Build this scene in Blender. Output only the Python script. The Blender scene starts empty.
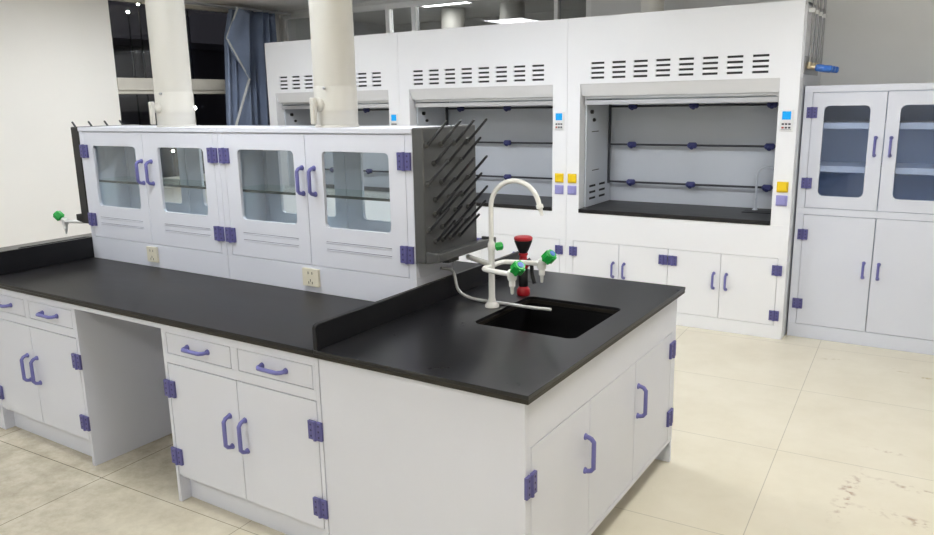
import bpy, bmesh, math, random
from mathutils import Vector, Matrix
random.seed(4)
S = bpy.context.scene
COL = S.collection
PI = math.pi

# ------------------------------------------------------------------ materials
def _mat(name):
    m = bpy.data.materials.new(name); m.use_nodes = True
    nt = m.node_tree
    return m, nt, nt.nodes['Principled BSDF']

def plain(name, col, rough=.4, metal=0., spec=.5, var=0., vscale=3., bump=0., bscale=60.):
    m, nt, p = _mat(name)
    p.inputs['Base Color'].default_value = (*col, 1)
    p.inputs['Roughness'].default_value = rough
    p.inputs['Metallic'].default_value = metal
    p.inputs['Specular IOR Level'].default_value = spec
    tc = nt.nodes.new('ShaderNodeTexCoord')
    if var:
        n = nt.nodes.new('ShaderNodeTexNoise'); n.inputs['Scale'].default_value = vscale
        n.inputs['Detail'].default_value = 5
        nt.links.new(tc.outputs['Object'], n.inputs['Vector'])
        r = nt.nodes.new('ShaderNodeValToRGB')
        a = [max(0, c*(1-var)) for c in col]; b = [min(1, c*(1+var)) for c in col]
        r.color_ramp.elements[0].color = (*a, 1); r.color_ramp.elements[1].color = (*b, 1)
        r.color_ramp.elements[0].position = .3; r.color_ramp.elements[1].position = .7
        nt.links.new(n.outputs['Fac'], r.inputs['Fac'])
        nt.links.new(r.outputs['Color'], p.inputs['Base Color'])
    if bump:
        n2 = nt.nodes.new('ShaderNodeTexNoise'); n2.inputs['Scale'].default_value = bscale
        n2.inputs['Detail'].default_value = 3
        nt.links.new(tc.outputs['Object'], n2.inputs['Vector'])
        b = nt.nodes.new('ShaderNodeBump'); b.inputs['Strength'].default_value = bump
        b.inputs['Distance'].default_value = .002
        nt.links.new(n2.outputs['Fac'], b.inputs['Height'])
        nt.links.new(b.outputs['Normal'], p.inputs['Normal'])
    return m

def emit(name, col, strength):
    m = bpy.data.materials.new(name); m.use_nodes = True
    nt = m.node_tree; nt.nodes.clear()
    e = nt.nodes.new('ShaderNodeEmission'); o = nt.nodes.new('ShaderNodeOutputMaterial')
    e.inputs[0].default_value = (*col, 1); e.inputs[1].default_value = strength
    nt.links.new(e.outputs[0], o.inputs[0])
    return m

def thin_glass(name, tint, refl=1.0):
    m = bpy.data.materials.new(name); m.use_nodes = True
    nt = m.node_tree; nt.nodes.clear()
    t = nt.nodes.new('ShaderNodeBsdfTransparent'); t.inputs[0].default_value = (*tint, 1)
    g = nt.nodes.new('ShaderNodeBsdfGlossy'); g.inputs['Roughness'].default_value = .02
    g.inputs['Color'].default_value = (refl, refl, refl, 1)
    f = nt.nodes.new('ShaderNodeFresnel'); geo = nt.nodes.new('ShaderNodeNewGeometry'); mr = nt.nodes.new('ShaderNodeMapRange')
    mr.inputs['To Min'].default_value = 1.45; mr.inputs['To Max'].default_value = 1/1.45     # same reflectance from both sides of the pane
    nt.links.new(geo.outputs['Backfacing'], mr.inputs['Value']); nt.links.new(mr.outputs[0], f.inputs['IOR'])
    x = nt.nodes.new('ShaderNodeMixShader'); o = nt.nodes.new('ShaderNodeOutputMaterial')
    nt.links.new(f.outputs[0], x.inputs[0]); nt.links.new(t.outputs[0], x.inputs[1])
    nt.links.new(g.outputs[0], x.inputs[2]); nt.links.new(x.outputs[0], o.inputs[0])
    return m

def floor_mat():
    m, nt, p = _mat('floor_tiles')
    N = nt.nodes.new; L = nt.links.new
    tc = N('ShaderNodeTexCoord')
    mp = N('ShaderNodeMapping'); mp.inputs['Location'].default_value = (-0.46542, -1.83912, 0); mp.inputs['Rotation'].default_value = (0, 0, -0.04189)
    L(tc.outputs['Object'], mp.inputs['Vector'])
    br = N('ShaderNodeTexBrick'); br.offset = 0; br.squash = 1
    br.inputs['Scale'].default_value = 1
    br.inputs['Brick Width'].default_value = .905; br.inputs['Row Height'].default_value = .888
    br.inputs['Mortar Size'].default_value = .0022; br.inputs['Mortar Smooth'].default_value = .3
    br.inputs['Color1'].default_value = (.755, .70, .565, 1)
    br.inputs['Color2'].default_value = (.73, .68, .55, 1)
    br.inputs['Mortar'].default_value = (.50, .46, .37, 1)
    L(mp.outputs['Vector'], br.inputs['Vector'])
    # cloudy marbling
    n = N('ShaderNodeTexNoise'); n.inputs['Scale'].default_value = 2.6; n.inputs['Detail'].default_value = 9
    n.inputs['Roughness'].default_value = .65
    L(tc.outputs['Object'], n.inputs['Vector'])
    r = N('ShaderNodeValToRGB'); r.color_ramp.elements[0].position = .32; r.color_ramp.elements[1].position = .62
    r.color_ramp.elements[0].color = (.91, .895, .86, 1); r.color_ramp.elements[1].color = (1, 1, 1, 1)
    L(n.outputs['Fac'], r.inputs['Fac'])
    mul = N('ShaderNodeMix'); mul.data_type = 'RGBA'; mul.blend_type = 'MULTIPLY'; mul.inputs[0].default_value = .8
    L(br.outputs['Color'], mul.inputs[6]); L(r.outputs['Color'], mul.inputs[7])
    # grime worn into the walkway in front of the bench (left side)
    sx = N('ShaderNodeSeparateXYZ'); L(tc.outputs['Object'], sx.inputs[0])
    mr = N('ShaderNodeMapRange'); mr.inputs['From Min'].default_value = -.6; mr.inputs['From Max'].default_value = -2.3
    L(sx.outputs['X'], mr.inputs['Value'])
    n2 = N('ShaderNodeTexNoise'); n2.inputs['Scale'].default_value = 7.; n2.inputs['Detail'].default_value = 12; n2.inputs['Roughness'].default_value = .72
    L(tc.outputs['Object'], n2.inputs['Vector'])
    r2 = N('ShaderNodeValToRGB'); r2.color_ramp.elements[0].position = .36; r2.color_ramp.elements[1].position = .72
    r2.color_ramp.elements[0].color = (.25, .25, .25, 1)
    L(n2.outputs['Fac'], r2.inputs['Fac'])
    mm = N('ShaderNodeMath'); mm.operation = 'MULTIPLY'
    L(mr.outputs['Result'], mm.inputs[0]); L(r2.outputs['Color'], mm.inputs[1])
    mm2 = N('ShaderNodeMath'); mm2.operation = 'MULTIPLY'; mm2.inputs[1].default_value = .95
    L(mm.outputs[0], mm2.inputs[0])
    mx = N('ShaderNodeMix'); mx.data_type = 'RGBA'
    L(mm2.outputs[0], mx.inputs[0]); L(mul.outputs[2], mx.inputs[6]); mx.inputs[7].default_value = (.36, .31, .225, 1)
    gm = N('ShaderNodeMath'); gm.operation = 'MULTIPLY'; L(br.outputs['Fac'], gm.inputs[0]); L(mr.outputs['Result'], gm.inputs[1])
    gx = N('ShaderNodeMix'); gx.data_type = 'RGBA'; L(gm.outputs[0], gx.inputs[0]); L(mx.outputs[2], gx.inputs[6])
    gx.inputs[7].default_value = (.13, .11, .08, 1)         # grout blackened where people walk
    last = gx.outputs[2]
    # scuff stains with their own places
    for (px, py, ax, ay, col) in ((.73, 1.56, .05, .34, (.30, .17, .12)), (.80, 3.39, .10, .035, (.42, .33, .15)),
                                  (.955, 3.32, .07, .03, (.42, .33, .15)), (1.02, 1.75, .3, .04, (.35, .24, .17)),
                                  (1.0, 1.45, .25, .05, (.35, .24, .17)), (.86, 2.1, .2, .02, (.42, .3, .22)),
                                  (.42, 3.42, .10, .03, (.5, .42, .25))):
        m2 = N('ShaderNodeMapping'); m2.vector_type = 'TEXTURE'
        m2.inputs['Location'].default_value = (px, py, 0); m2.inputs['Scale'].default_value = (ax, ay, 1)
        m2.inputs['Rotation'].default_value = (0, 0, random.uniform(-.15, .15))
        L(tc.outputs['Object'], m2.inputs['Vector'])
        ln = N('ShaderNodeVectorMath'); ln.operation = 'LENGTH'; L(m2.outputs[0], ln.inputs[0])
        k = N('ShaderNodeMapRange'); k.inputs['From Min'].default_value = 1; k.inputs['From Max'].default_value = .2
        L(ln.outputs['Value'], k.inputs['Value'])
        n3 = N('ShaderNodeTexNoise'); n3.inputs['Scale'].default_value = 26; n3.inputs['Detail'].default_value = 4
        L(tc.outputs['Object'], n3.inputs['Vector'])
        k2 = N('ShaderNodeMapRange'); k2.inputs['From Min'].default_value = .50; k2.inputs['From Max'].default_value = .72
        L(n3.outputs['Fac'], k2.inputs['Value'])
        q = N('ShaderNodeMath'); q.operation = 'MULTIPLY'; L(k.outputs[0], q.inputs[0]); L(k2.outputs[0], q.inputs[1])
        mz = N('ShaderNodeMix'); mz.data_type = 'RGBA'; L(q.outputs[0], mz.inputs[0]); L(last, mz.inputs[6])
        mz.inputs[7].default_value = (*col, 1); last = mz.outputs[2]
    L(last, p.inputs['Base Color'])
    p.inputs['Roughness'].default_value = .26
    p.inputs['Specular IOR Level'].default_value = .45
    return m

def epoxy_mat(name, dusty, r0=.30, r1=.46, sp=.25):
    m, nt, p = _mat(name)
    N = nt.nodes.new; L = nt.links.new
    tc = N('ShaderNodeTexCoord')
    mp = N('ShaderNodeMapping'); mp.inputs['Scale'].default_value = (1, 2.2, 1)
    L(tc.outputs['Object'], mp.inputs['Vector'])
    n = N('ShaderNodeTexNoise'); n.inputs['Scale'].default_value = 4; n.inputs['Detail'].default_value = 10
    n.inputs['Roughness'].default_value = .68
    L(mp.outputs['Vector'], n.inputs['Vector'])
    r = N('ShaderNodeValToRGB')
    r.color_ramp.elements[0].position = .38; r.color_ramp.elements[0].color = (.010, .010, .012, 1)
    r.color_ramp.elements[1].position = .72; r.color_ramp.elements[1].color = (*dusty, 1)
    L(n.outputs['Fac'], r.inputs['Fac']); L(r.outputs['Color'], p.inputs['Base Color'])
    rr = N('ShaderNodeMapRange'); rr.inputs['To Min'].default_value = r0; rr.inputs['To Max'].default_value = r1
    L(n.outputs['Fac'], rr.inputs['Value']); L(rr.outputs[0], p.inputs['Roughness'])
    p.inputs['Specular IOR Level'].default_value = sp
    return m

M = {}
M['pp'] = plain('bench_plastic', (.69, .71, .795), .38, var=.025, vscale=1.7)
M['pp_in'] = plain('cabinet_inner_plastic', (.68, .72, .76), .42, var=.02)
M['hood'] = plain('hood_white', (.85, .86, .90), .36, var=.012, vscale=1.2)
M['hoodtrim'] = plain('hood_trim_grey', (.72, .725, .75), .4, var=.01)
M['liner'] = plain('hood_liner', (.60, .635, .70), .4, var=.03, vscale=2)
M['store'] = plain('storage_plastic', (.68, .705, .795), .36, var=.02, vscale=1.5)
M['store_in'] = plain('storage_inside', (.58, .69, .88), .45, var=.04)
M['purple'] = plain('violet_plastic', (.150, .150, .40), .36, var=.05, vscale=20)
M['hinge'] = plain('hinge_plastic', (.100, .096, .275), .42, var=.06, vscale=30)
M['hole'] = plain('screw_recess', (.035, .030, .11), .6, var=.05)
M['epoxy'] = epoxy_mat('black_epoxy', (.032, .029, .028))
M['epoxy2'] = epoxy_mat('black_epoxy_sink_top', (.020, .020, .023), .25, .32, .4)
M['epoxy_edge'] = plain('black_epoxy_splash', (.008, .008, .010), .34, var=.2, vscale=8, spec=.35)
M['edge_brown'] = plain('worktop_edge_core', (.020, .017, .013), .4, var=.25, vscale=25, spec=.35)
M['sink'] = plain('sink_black', (.006, .006, .007), .45, var=.2, spec=.25)
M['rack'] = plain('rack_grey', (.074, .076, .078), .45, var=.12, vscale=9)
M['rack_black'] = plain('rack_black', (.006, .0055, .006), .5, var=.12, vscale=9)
M['peg'] = plain('peg_dark', (.030, .032, .038), .35, var=.1, vscale=30)
M['ivory'] = plain('socket_ivory', (.72, .68, .56), .4, var=.03, vscale=20)
M['groove_shade'] = plain('door_groove_shade', (.20, .205, .27), .5, var=.05)
M['dark'] = plain('dark_slot', (.012, .012, .014), .7, var=.1)
M['slot_shade'] = plain('vent_shade', (.030, .030, .034), .6, var=.1)
M['faucet'] = plain('white_enamel', (.84, .84, .82), .22, var=.01, spec=.6)
M['green'] = plain('green_plastic', (.014, .40, .060), .28, var=.08, vscale=30)
M['bluecap'] = plain('blue_cap', (.05, .16, .55), .35, var=.05)
M['red'] = plain('red_plastic', (.45, .012, .022), .32, var=.08, vscale=20)
M['blackp'] = plain('black_rubber', (.012, .012, .014), .42, var=.1)
M['hose'] = plain('grey_hose', (.56, .57, .57), .35, var=.04, vscale=40)
M['pipe'] = plain('cream_pvc', (.62, .605, .56), .38, var=.015, vscale=4)
M['rod'] = plain('rod_dark', (.045, .048, .06), .35, var=.1)
M['knob'] = plain('rod_knob', (.045, .05, .19), .4, var=.1)
M['alu'] = plain('aluminium', (.62, .63, .66), .32, metal=.85, var=.03)
M['steel'] = plain('steel_pipe', (.44, .44, .46), .30, metal=.9, var=.04)
M['brass'] = plain('brass', (.70, .60, .42), .32, metal=.9, var=.06)
M['blueval'] = plain('blue_valve', (.06, .20, .66), .3, var=.1, vscale=40)
M['yellow'] = plain('yellow_cover', (.86, .60, .012), .4, var=.04, vscale=20)
M['lilac'] = plain('lilac_cover', (.31, .30, .62), .4, var=.04, vscale=20)
M['panelw'] = plain('panel_white', (.78, .79, .80), .35, var=.01)
M['screen'] = emit('screen_cyan', (.03, .42, .95), .44)
M['button'] = plain('button_dark', (.05, .05, .07), .5, var=.1)
M['button_red'] = plain('button_red', (.35, .05, .05), .5, var=.1)
M['wall_white'] = plain('wall_paint_white', (.83, .815, .785), .65, var=.012, vscale=1.5, bump=.15, bscale=45)
M['wall_grey'] = plain('wall_paint_grey', (.80, .80, .79), .7, var=.03, vscale=1.2, bump=.15, bscale=45)
M['ceil'] = plain('ceiling_board', (.80, .79, .77), .8, var=.02, bump=.2, bscale=90)
M['winframe'] = plain('window_frame', (.60, .575, .52), .45, var=.03, vscale=8)
M['winwhite'] = plain('window_frame_white', (.88, .88, .87), .4, var=.02, vscale=8)
M['glass'] = thin_glass('window_glass', (.80, .82, .84))
M['cabglass'] = thin_glass('cabinet_glass', (.94, .965, .975), .9)
M['storeglass'] = thin_glass('storage_glass', (.86, .90, .96), .9)
M['shelfglass'] = plain('shelf_glass_edge', (.022, .035, .033), .35, var=.05)
M['shelftop'] = thin_glass('shelf_glass', (.80, .90, .88))
M['night'] = plain('night_ground', (.035, .034, .035), .9, var=.3)
M['facade'] = plain('night_facade', (.16, .155, .17), .9, var=.15, vscale=.4)
M['curtain'] = plain('curtain_blue', (.225, .28, .415), .75, var=.16, vscale=2.5, bump=.3, bscale=300)
M['hem'] = plain('curtain_hem', (.52, .54, .55), .75, var=.08, vscale=30)
M['lamp'] = emit('light_panel', (.95, .975, 1.), 15.5)
M['lamp_cool'] = emit('light_panel_cool', (.91, .955, 1.0), 9.5)
M['lamp_warm'] = emit('light_panel_warm', (1., .955, .87), 10)
M['lamp_dim'] = emit('light_panel_corridor', (1., .97, .9), 9)
M['streetlamp'] = emit('street_lamp_glow', (1, .93, .8), 60)
M['floor'] = floor_mat()

# ------------------------------------------------------------------ mesh builder
class MB:
    def __init__(s, M=None):
        s.bm = bmesh.new(); s.M = M or Matrix.Identity(4); s.mi = 0; s.sm = False
    def v(s, p): return s.bm.verts.new(s.M @ Vector(p))
    def f(s, vs):
        try: fc = s.bm.faces.new(vs)
        except ValueError: return None
        fc.material_index = s.mi; fc.smooth = s.sm
        return fc
    def hexa(s, P):
        v = [s.v(p) for p in P]
        for q in ((0,1,2,3),(7,6,5,4),(0,4,5,1),(1,5,6,2),(2,6,7,3),(3,7,4,0)): s.f([v[i] for i in q])
    def box(s, x0, x1, y0, y1, z0, z1):
        s.hexa([(x0,y0,z0),(x1,y0,z0),(x1,y1,z0),(x0,y1,z0),(x0,y0,z1),(x1,y0,z1),(x1,y1,z1),(x0,y1,z1)])
    def prism(s, pts, x0, x1):              # polygon in (y, z) extruded along x
        a = [s.v((x0, y, z)) for y, z in pts]; b = [s.v((x1, y, z)) for y, z in pts]
        n = len(pts); s.f(a); s.f(b[::-1])
        for i in range(n): s.f([a[i], a[(i+1) % n], b[(i+1) % n], b[i]])
    def tube(s, pts, r, seg=12, flat=1.0, caps=True):
        pts = [Vector(p) for p in pts]; n = len(pts)
        rs = r if isinstance(r, (list, tuple)) else [r]*n
        old = s.sm; s.sm = True
        up = None; rings = []
        for i, p in enumerate(pts):
            t = (pts[min(i+1, n-1)] - pts[max(i-1, 0)]).normalized()
            if up is None:
                up = Vector((0,0,1)) if abs(t.z) < .9 else Vector((1,0,0))
            a = (up - t*up.dot(t)).normalized(); b = t.cross(a); up = a
            rings.append([s.v(p + (a*math.cos(2*PI*k/seg) + b*math.sin(2*PI*k/seg)*flat)*rs[i]) for k in range(seg)])
        for i in range(n-1):
            for k in range(seg):
                s.f([rings[i][k], rings[i][(k+1) % seg], rings[i+1][(k+1) % seg], rings[i+1][k]])
        if caps: s.f(rings[0][::-1]); s.f(rings[-1])
        s.sm = old
    def cyl(s, p0, p1, r0, r1=None, seg=20):
        s.tube([p0, p1], [r0, r1 if r1 is not None else r0], seg)
    def lathe(s, prof, base, axis=(0,0,1), seg=24):   # prof: (radius, height) pairs
        ax = Vector(axis).normalized(); base = Vector(base)
        h = Vector((1,0,0)) if abs(ax.x) < .9 else Vector((0,1,0))
        a = (h - ax*h.dot(ax)).normalized(); b = ax.cross(a)
        old = s.sm; s.sm = True
        rings = [[s.v(base + ax*z + (a*math.cos(2*PI*k/seg) + b*math.sin(2*PI*k/seg))*max(r, 1e-4)) for k in range(seg)] for r, z in prof]
        for i in range(len(rings)-1):
            for k in range(seg):
                s.f([rings[i][k], rings[i][(k+1) % seg], rings[i+1][(k+1) % seg], rings[i+1][k]])
        s.f(rings[0][::-1]); s.f(rings[-1]); s.sm = old
    def holed(s, a0, a1, b0, b1, h, rad, c0, c1, axes='xz', seg=6):
        """plate a0..a1 by b0..b1, thickness c0..c1, one rounded hole h=(a0,a1,b0,b1)"""
        def mp(a, b, c): return (a, c, b) if axes == 'xz' else (a, b, c)
        ha0, ha1, hb0, hb1 = h
        out = [(a0,b0),(a1,b0),(a1,b1),(a0,b1)]
        cen = [(ha0+rad,hb0+rad,PI),(ha1-rad,hb0+rad,1.5*PI),(ha1-rad,hb1-rad,0),(ha0+rad,hb1-rad,.5*PI)]
        arcs = [[(cx+rad*math.cos(st+PI/2*k/seg), cy+rad*math.sin(st+PI/2*k/seg)) for k in range(seg+1)] for cx, cy, st in cen]
        lay = []
        for c in (c0, c1):
            O = [s.v(mp(a, b, c)) for a, b in out]
            A = [[s.v(mp(a, b, c)) for a, b in arc] for arc in arcs]
            lay.append((O, A))
            for i in range(4):
                for k in range(seg): s.f([O[i], A[i][k+1], A[i][k]])
                j = (i+1) % 4
                s.f([O[i], O[j], A[j][0], A[i][seg]])
        (O0, A0), (O1, A1) = lay
        for i in range(4):
            j = (i+1) % 4
            s.f([O0[i], O1[i], O1[j], O0[j]])
            fl0 = A0[i] + [A0[j][0]]; fl1 = A1[i] + [A1[j][0]]
            for k in range(seg+1): s.f([fl0[k], fl0[k+1], fl1[k+1], fl1[k]])
    def grid(s, x0, x1, z0, z1, holes, y0, y1):       # plate with many rectangular holes
        xs = sorted({x0, x1, *[h[0] for h in holes], *[h[1] for h in holes]})
        zs = sorted({z0, z1, *[h[2] for h in holes], *[h[3] for h in holes]})
        nx, nz = len(xs)-1, len(zs)-1
        solid = {}
        for i in range(nx):
            for k in range(nz):
                cx, cz = (xs[i]+xs[i+1])/2, (zs[k]+zs[k+1])/2
                solid[i, k] = not any(h[0] < cx < h[1] and h[2] < cz < h[3] for h in holes)
        V = {}
        def g(i, k, y):
            if (i, k, y) not in V: V[i, k, y] = s.v((xs[i], (y0, y1)[y], zs[k]))
            return V[i, k, y]
        for (i, k), ok in solid.items():
            if not ok: continue
            for y in (0, 1): s.f([g(i,k,y), g(i+1,k,y), g(i+1,k+1,y), g(i,k+1,y)])
            for di, dk, e in ((-1,0,((i,k),(i,k+1))),(1,0,((i+1,k),(i+1,k+1))),(0,-1,((i,k),(i+1,k))),(0,1,((i,k+1),(i+1,k+1)))):
                if not solid.get((i+di, k+dk), False):
                    (a, b), (c, d) = e
                    s.f([g(a,b,0), g(c,d,0), g(c,d,1), g(a,b,1)])
    def build(s, name, mat, parent=None, bevel=0., label=None, stuff=False, auto=35):
        bmesh.ops.recalc_face_normals(s.bm, faces=s.bm.faces)
        off = Vector((0,0,0))
        if parent is not None:
            q = parent
            while q is not None: off += q.location; q = q.parent
            bmesh.ops.translate(s.bm, verts=s.bm.verts, vec=-off)
        me = bpy.data.meshes.new(name); s.bm.to_mesh(me); s.bm.free()
        for m in (mat if isinstance(mat, (list, tuple)) else [mat]): me.materials.append(m)
        me.set_sharp_from_angle(angle=math.radians(auto))
        o = bpy.data.objects.new(name, me); COL.objects.link(o)
        if parent is not None: o.parent = parent
        if bevel:
            b = o.modifiers.new('bevel', 'BEVEL'); b.width = bevel; b.segments = 2
            b.limit_method = 'ANGLE'; b.angle_limit = math.radians(40); b.use_clamp_overlap = True
        if label: o['label'] = label
        if stuff: o['kind'] = 'stuff'
        return o

def thing(name, loc, label, cat, group=None):
    o = bpy.data.objects.new(name, None); COL.objects.link(o)
    o.empty_display_size = .1; o.location = loc; o['label'] = label; o['category'] = cat
    if group: o['group'] = group
    return o
def tag(o, label, cat, group=None):
    o['label'] = label; o['category'] = cat
    if group: o['group'] = group
    return o
def struct(o): o['kind'] = 'structure'; return o
def boxobj(name, mat, b, parent=None, bevel=0., Mx=None, label=None):
    m = MB(Mx); m.box(*b); return m.build(name, mat, parent, bevel, label)

def face(x, y, ang=0., z=0.):     # frame whose local -y is outward
    return Matrix.Translation((x, y, z)) @ Matrix.Rotation(ang, 4, 'Z')
MIR_C = -4.047
MIRROR = Matrix.Translation((MIR_C, 0, 0)) @ Matrix.Diagonal((-1, 1, 1, 1))

# ------------------------------------------------------------------ cabinet fittings (local frame: x = along, -y = out, z = up)
def add_handle(parent, Mx, u, v, L=.13, vertical=True, out=.034):
    prof = [(-.5, 0), (-.5, .012), (-.47, .024), (-.38, out), (-.2, out), (0, out), (.2, out), (.38, out), (.47, .024), (.5, .012), (.5, 0)]
    pts = [((u, -d, v+t*L) if vertical else (u+t*L, -d, v)) for t, d in prof]
    m = MB(Mx); m.tube(pts, .0085, 10)
    for t in (-.5, .5):
        p = (u, 0, v+t*L) if vertical else (u+t*L, 0, v)
        q = (p[0], -.006, p[2])
        m.cyl(p, q, .0125, .011, 12)
    return m.build('handle', M['purple'], parent)
def add_hinge(parent, Mx, u, v, w=.066, h=.072):
    m = MB(Mx)
    m.box(u-w/2, u-.004, -.011, 0, v-h/2, v+h/2); m.box(u+.004, u+w/2, -.011, 0, v-h/2, v+h/2)
    m.tube([(u, -.010, v-h/2-.002), (u, -.010, v+h/2+.002)], .0075, 10)
    m.mi = 1
    for du in (-.019, .019):
        for dv in (-.022, 0, .022):
            m.cyl((u+du, -.0105, v+dv), (u+du, -.0118, v+dv), .0042, .0042, 8)
    return m.build('hinge', [M['hinge'], M['hole']], parent, .0012)
def add_door(root, Mx, u0, u1, v0, v1, mat, th=.016, pane=None, rad=.03, glass=None, slots=None,
             handle=None, hinges=(), hl=.13, name='door', horiz=False):
    m = MB(Mx)
    if pane: m.holed(u0, u1, v0, v1, pane, rad, 0, th)
    else: m.box(u0, u1, 0, th, v0, v1)
    if slots:
        a, b, zz = slots
        for z in zz:
            m.prism([(.001, z-.012), (-.0022, z-.004), (-.0022, z), (.001, z)], a, b)
            m.mi = 1; m.box(a, b, -.0012, .001, z+.0002, z+.0034); m.mi = 0  # raised strip in a dark colour paints the shade of a recess
    d = m.build(name, [mat, M['groove_shade']], root, .0016 if not slots else .0008)
    if pane:
        e = .006
        boxobj('glass_pane', glass, (pane[0]-e, pane[1]+e, th-.001, th+.003, pane[2]-e, pane[3]+e), d, 0, Mx)
    if handle: add_handle(d, Mx, handle[0], handle[1], hl, not horiz)
    for (a, b) in hinges: add_hinge(d, Mx, a, b)
    return d

# ------------------------------------------------------------------ room
ROOM_X0, ROOM_X1, ROOM_Y0, ROOM_Y1, CEIL = -5.6, 3.0, -3.6, 4.56, 2.72
struct(boxobj('floor', M['floor'], (ROOM_X0-.2, ROOM_X1+.2, ROOM_Y0-.2, ROOM_Y1+.2, -.1, 0)))
struct(boxobj('ceiling', M['ceil'], (ROOM_X0-.2, ROOM_X1+.2, ROOM_Y0-.2, ROOM_Y1+.2, CEIL, CEIL+.1)))
struct(boxobj('wall_right', M['wall_white'], (ROOM_X1, ROOM_X1+.2, ROOM_Y0-.2, ROOM_Y1+.2, 0, CEIL)))
struct(boxobj('wall_front', M['wall_white'], (ROOM_X0, ROOM_X1, ROOM_Y0-.2, ROOM_Y0, 0, CEIL)))
WY0, WY1, WZ0, WZ1 = 2.478, 4.42, .95, 2.69
def wall_left():
    m = MB(Matrix.Rotation(PI/2, 4, 'Z'))       # local x -> world y, local y -> world -x
    m.grid(ROOM_Y0-.2, ROOM_Y1+.2, 0, CEIL, [(WY0, WY1, WZ0, WZ1)], 5.6, 5.8)
    return struct(m.build('wall_left', M['wall_white']))
wall_left()
BX0, BX1, BZ0, BZ1 = -5.56, -1.815, 1.75, 2.69
m = MB(); m.grid(ROOM_X0, ROOM_X1, 0, CEIL, [(BX0, BX1, BZ0, BZ1)], ROOM_Y1, ROOM_Y1+.2)
struct(m.build('wall_back', M['wall_grey']))

def window_left():
    w = struct(thing('window_1', (-5.64, (WY0+WY1)/2, WZ0), 'dark night window with pale frame left of the blue curtain', 'window'))
    del w['category']
    x0, x1 = -5.69, -5.615
    m = MB()
    m.box(x0, x1, WY0, WY0+.012, WZ0, WZ1); m.box(x0, x1, WY1-.05, WY1, WZ0, WZ1)
    m.box(x0, x1, WY0, WY1, WZ1-.03, WZ1); m.box(x0, x1, WY0, WY1, WZ0, WZ0+.06)
    m.build('window_frame', M['winframe'], w, .004)
    m = MB(); m.box(x0, x1+.03, WY0, WY1, 1.86, 1.972); m.box(x0, x1+.01, WY0, WY1, 1.825, 1.86)
    m.build('transom_bar', M['winframe'], w, .006)
    boxobj('mullion', M['winframe'], (x0, x1+.02, 3.235, 3.31, WZ0+.06, 1.825), w, .006)
    boxobj('window_sill', M['winframe'], (-5.62, -5.50, WY0-.03, WY1+.03, .915, .952), w, .008)
    boxobj('glass_pane', M['glass'], (-5.664, -5.658, WY0+.01, WY1-.04, 1.945, WZ1-.03), w)
    boxobj('glass_pane', M['glass'], (-5.664, -5.658, WY0+.01, WY1-.04, WZ0+.05, 1.83), w)
window_left()
def window_back():
    w = struct(thing('window_2', ((BX0+BX1)/2, 4.6, BZ0), 'strip of dark windows with white frames above the fume hoods', 'window'))
    del w['category']
    y0, y1 = 4.57, 4.63
    m = MB()
    m.box(BX0, BX1, y0, y1, BZ1-.055, BZ1); m.box(BX0, BX1, y0, y1, BZ0, BZ0+.06)
    m.build('window_frame', M['winwhite'], w, .004)
    for a, b in ((-5.56, -5.51), (-4.085, -4.035), (-3.755, -3.705), (-2.175, -2.135), (-1.865, -1.815)):
        boxobj('mullion', M['winwhite'], (a, b, y0-.008, y1, BZ0+.06, BZ1-.055), w, .004)
    for a, b in ((-5.51, -4.085), (-4.035, -3.755), (-3.705, -2.175), (-2.135, -1.865)):
        boxobj('glass_pane', M['glass'], (a, b, 4.598, 4.604, BZ0+.06, BZ1-.055), w)
window_back()

# what stands outside in the dark
g = boxobj('ground', M['night'], (-60, -6, -40, 60, -8.2, -8)); struct(g)
b = thing('apartment_block', (-40, 16, -8), 'dark building beyond the night window', 'building')
boxobj('wall', M['facade'], (-44, -40, -2, 34, -8, 5.2), b)
boxobj('roof', M['facade'], (-44.3, -39.7, -2.3, 34.3, 5.2, 5.6), b)
struct(boxobj('wall_corridor', M['wall_grey'], (-5.8, 3.2, 6.6, 6.75, 0, CEIL)))
struct(boxobj('floor_corridor', M['wall_grey'], (-5.8, 3.2, 4.76, 6.6, -.1, 0)))
struct(boxobj('ceiling_corridor', M['ceil'], (-5.8, 3.2, 4.76, 6.75, CEIL, CEIL+.1)))
struct(boxobj('wall_corridor_end', M['wall_grey'], (-5.8, -5.65, 4.76, 6.6, 0, CEIL)))
struct(boxobj('wall_corridor_east', M['wall_grey'], (3.05, 3.2, 4.76, 6.6, 0, CEIL)))
for cx_, lb in ((-3.94, 'dim round pipe behind the window glass below the bright light panel'), (-3.18, 'dim round pipe behind the window glass, second from the white window post')):
    m = MB(); m.lathe([(.135, 0), (.135, CEIL)], (cx_, 5.6, 0), seg=28)
    tag(m.build('corridor_pipe', M['pipe']), lb, 'pipe')
for p in ((-30, 19.40, 5.78), (-30, 19.94, 6.16), (-30, 22.51, 6.31), (-26, 19.30, 1.656), (-30, 20.97, -.3)):
    s_ = thing('street_lamp', (p[0], p[1], -8), 'small bright lamp glowing in the dark outside the left window', 'lamp', 'lamps outside the night window')
    m = MB(); m.tube([(p[0], p[1], -8), (p[0], p[1], p[2])], .035, 8); m.build('post', M['night'], s_)
    m = MB(); m.lathe([(.02, -.06), (.05, -.03), (.062, .0), (.05, .03), (.02, .06)], p, seg=12); m.build('lamp_head', M['streetlamp'], s_)

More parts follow.
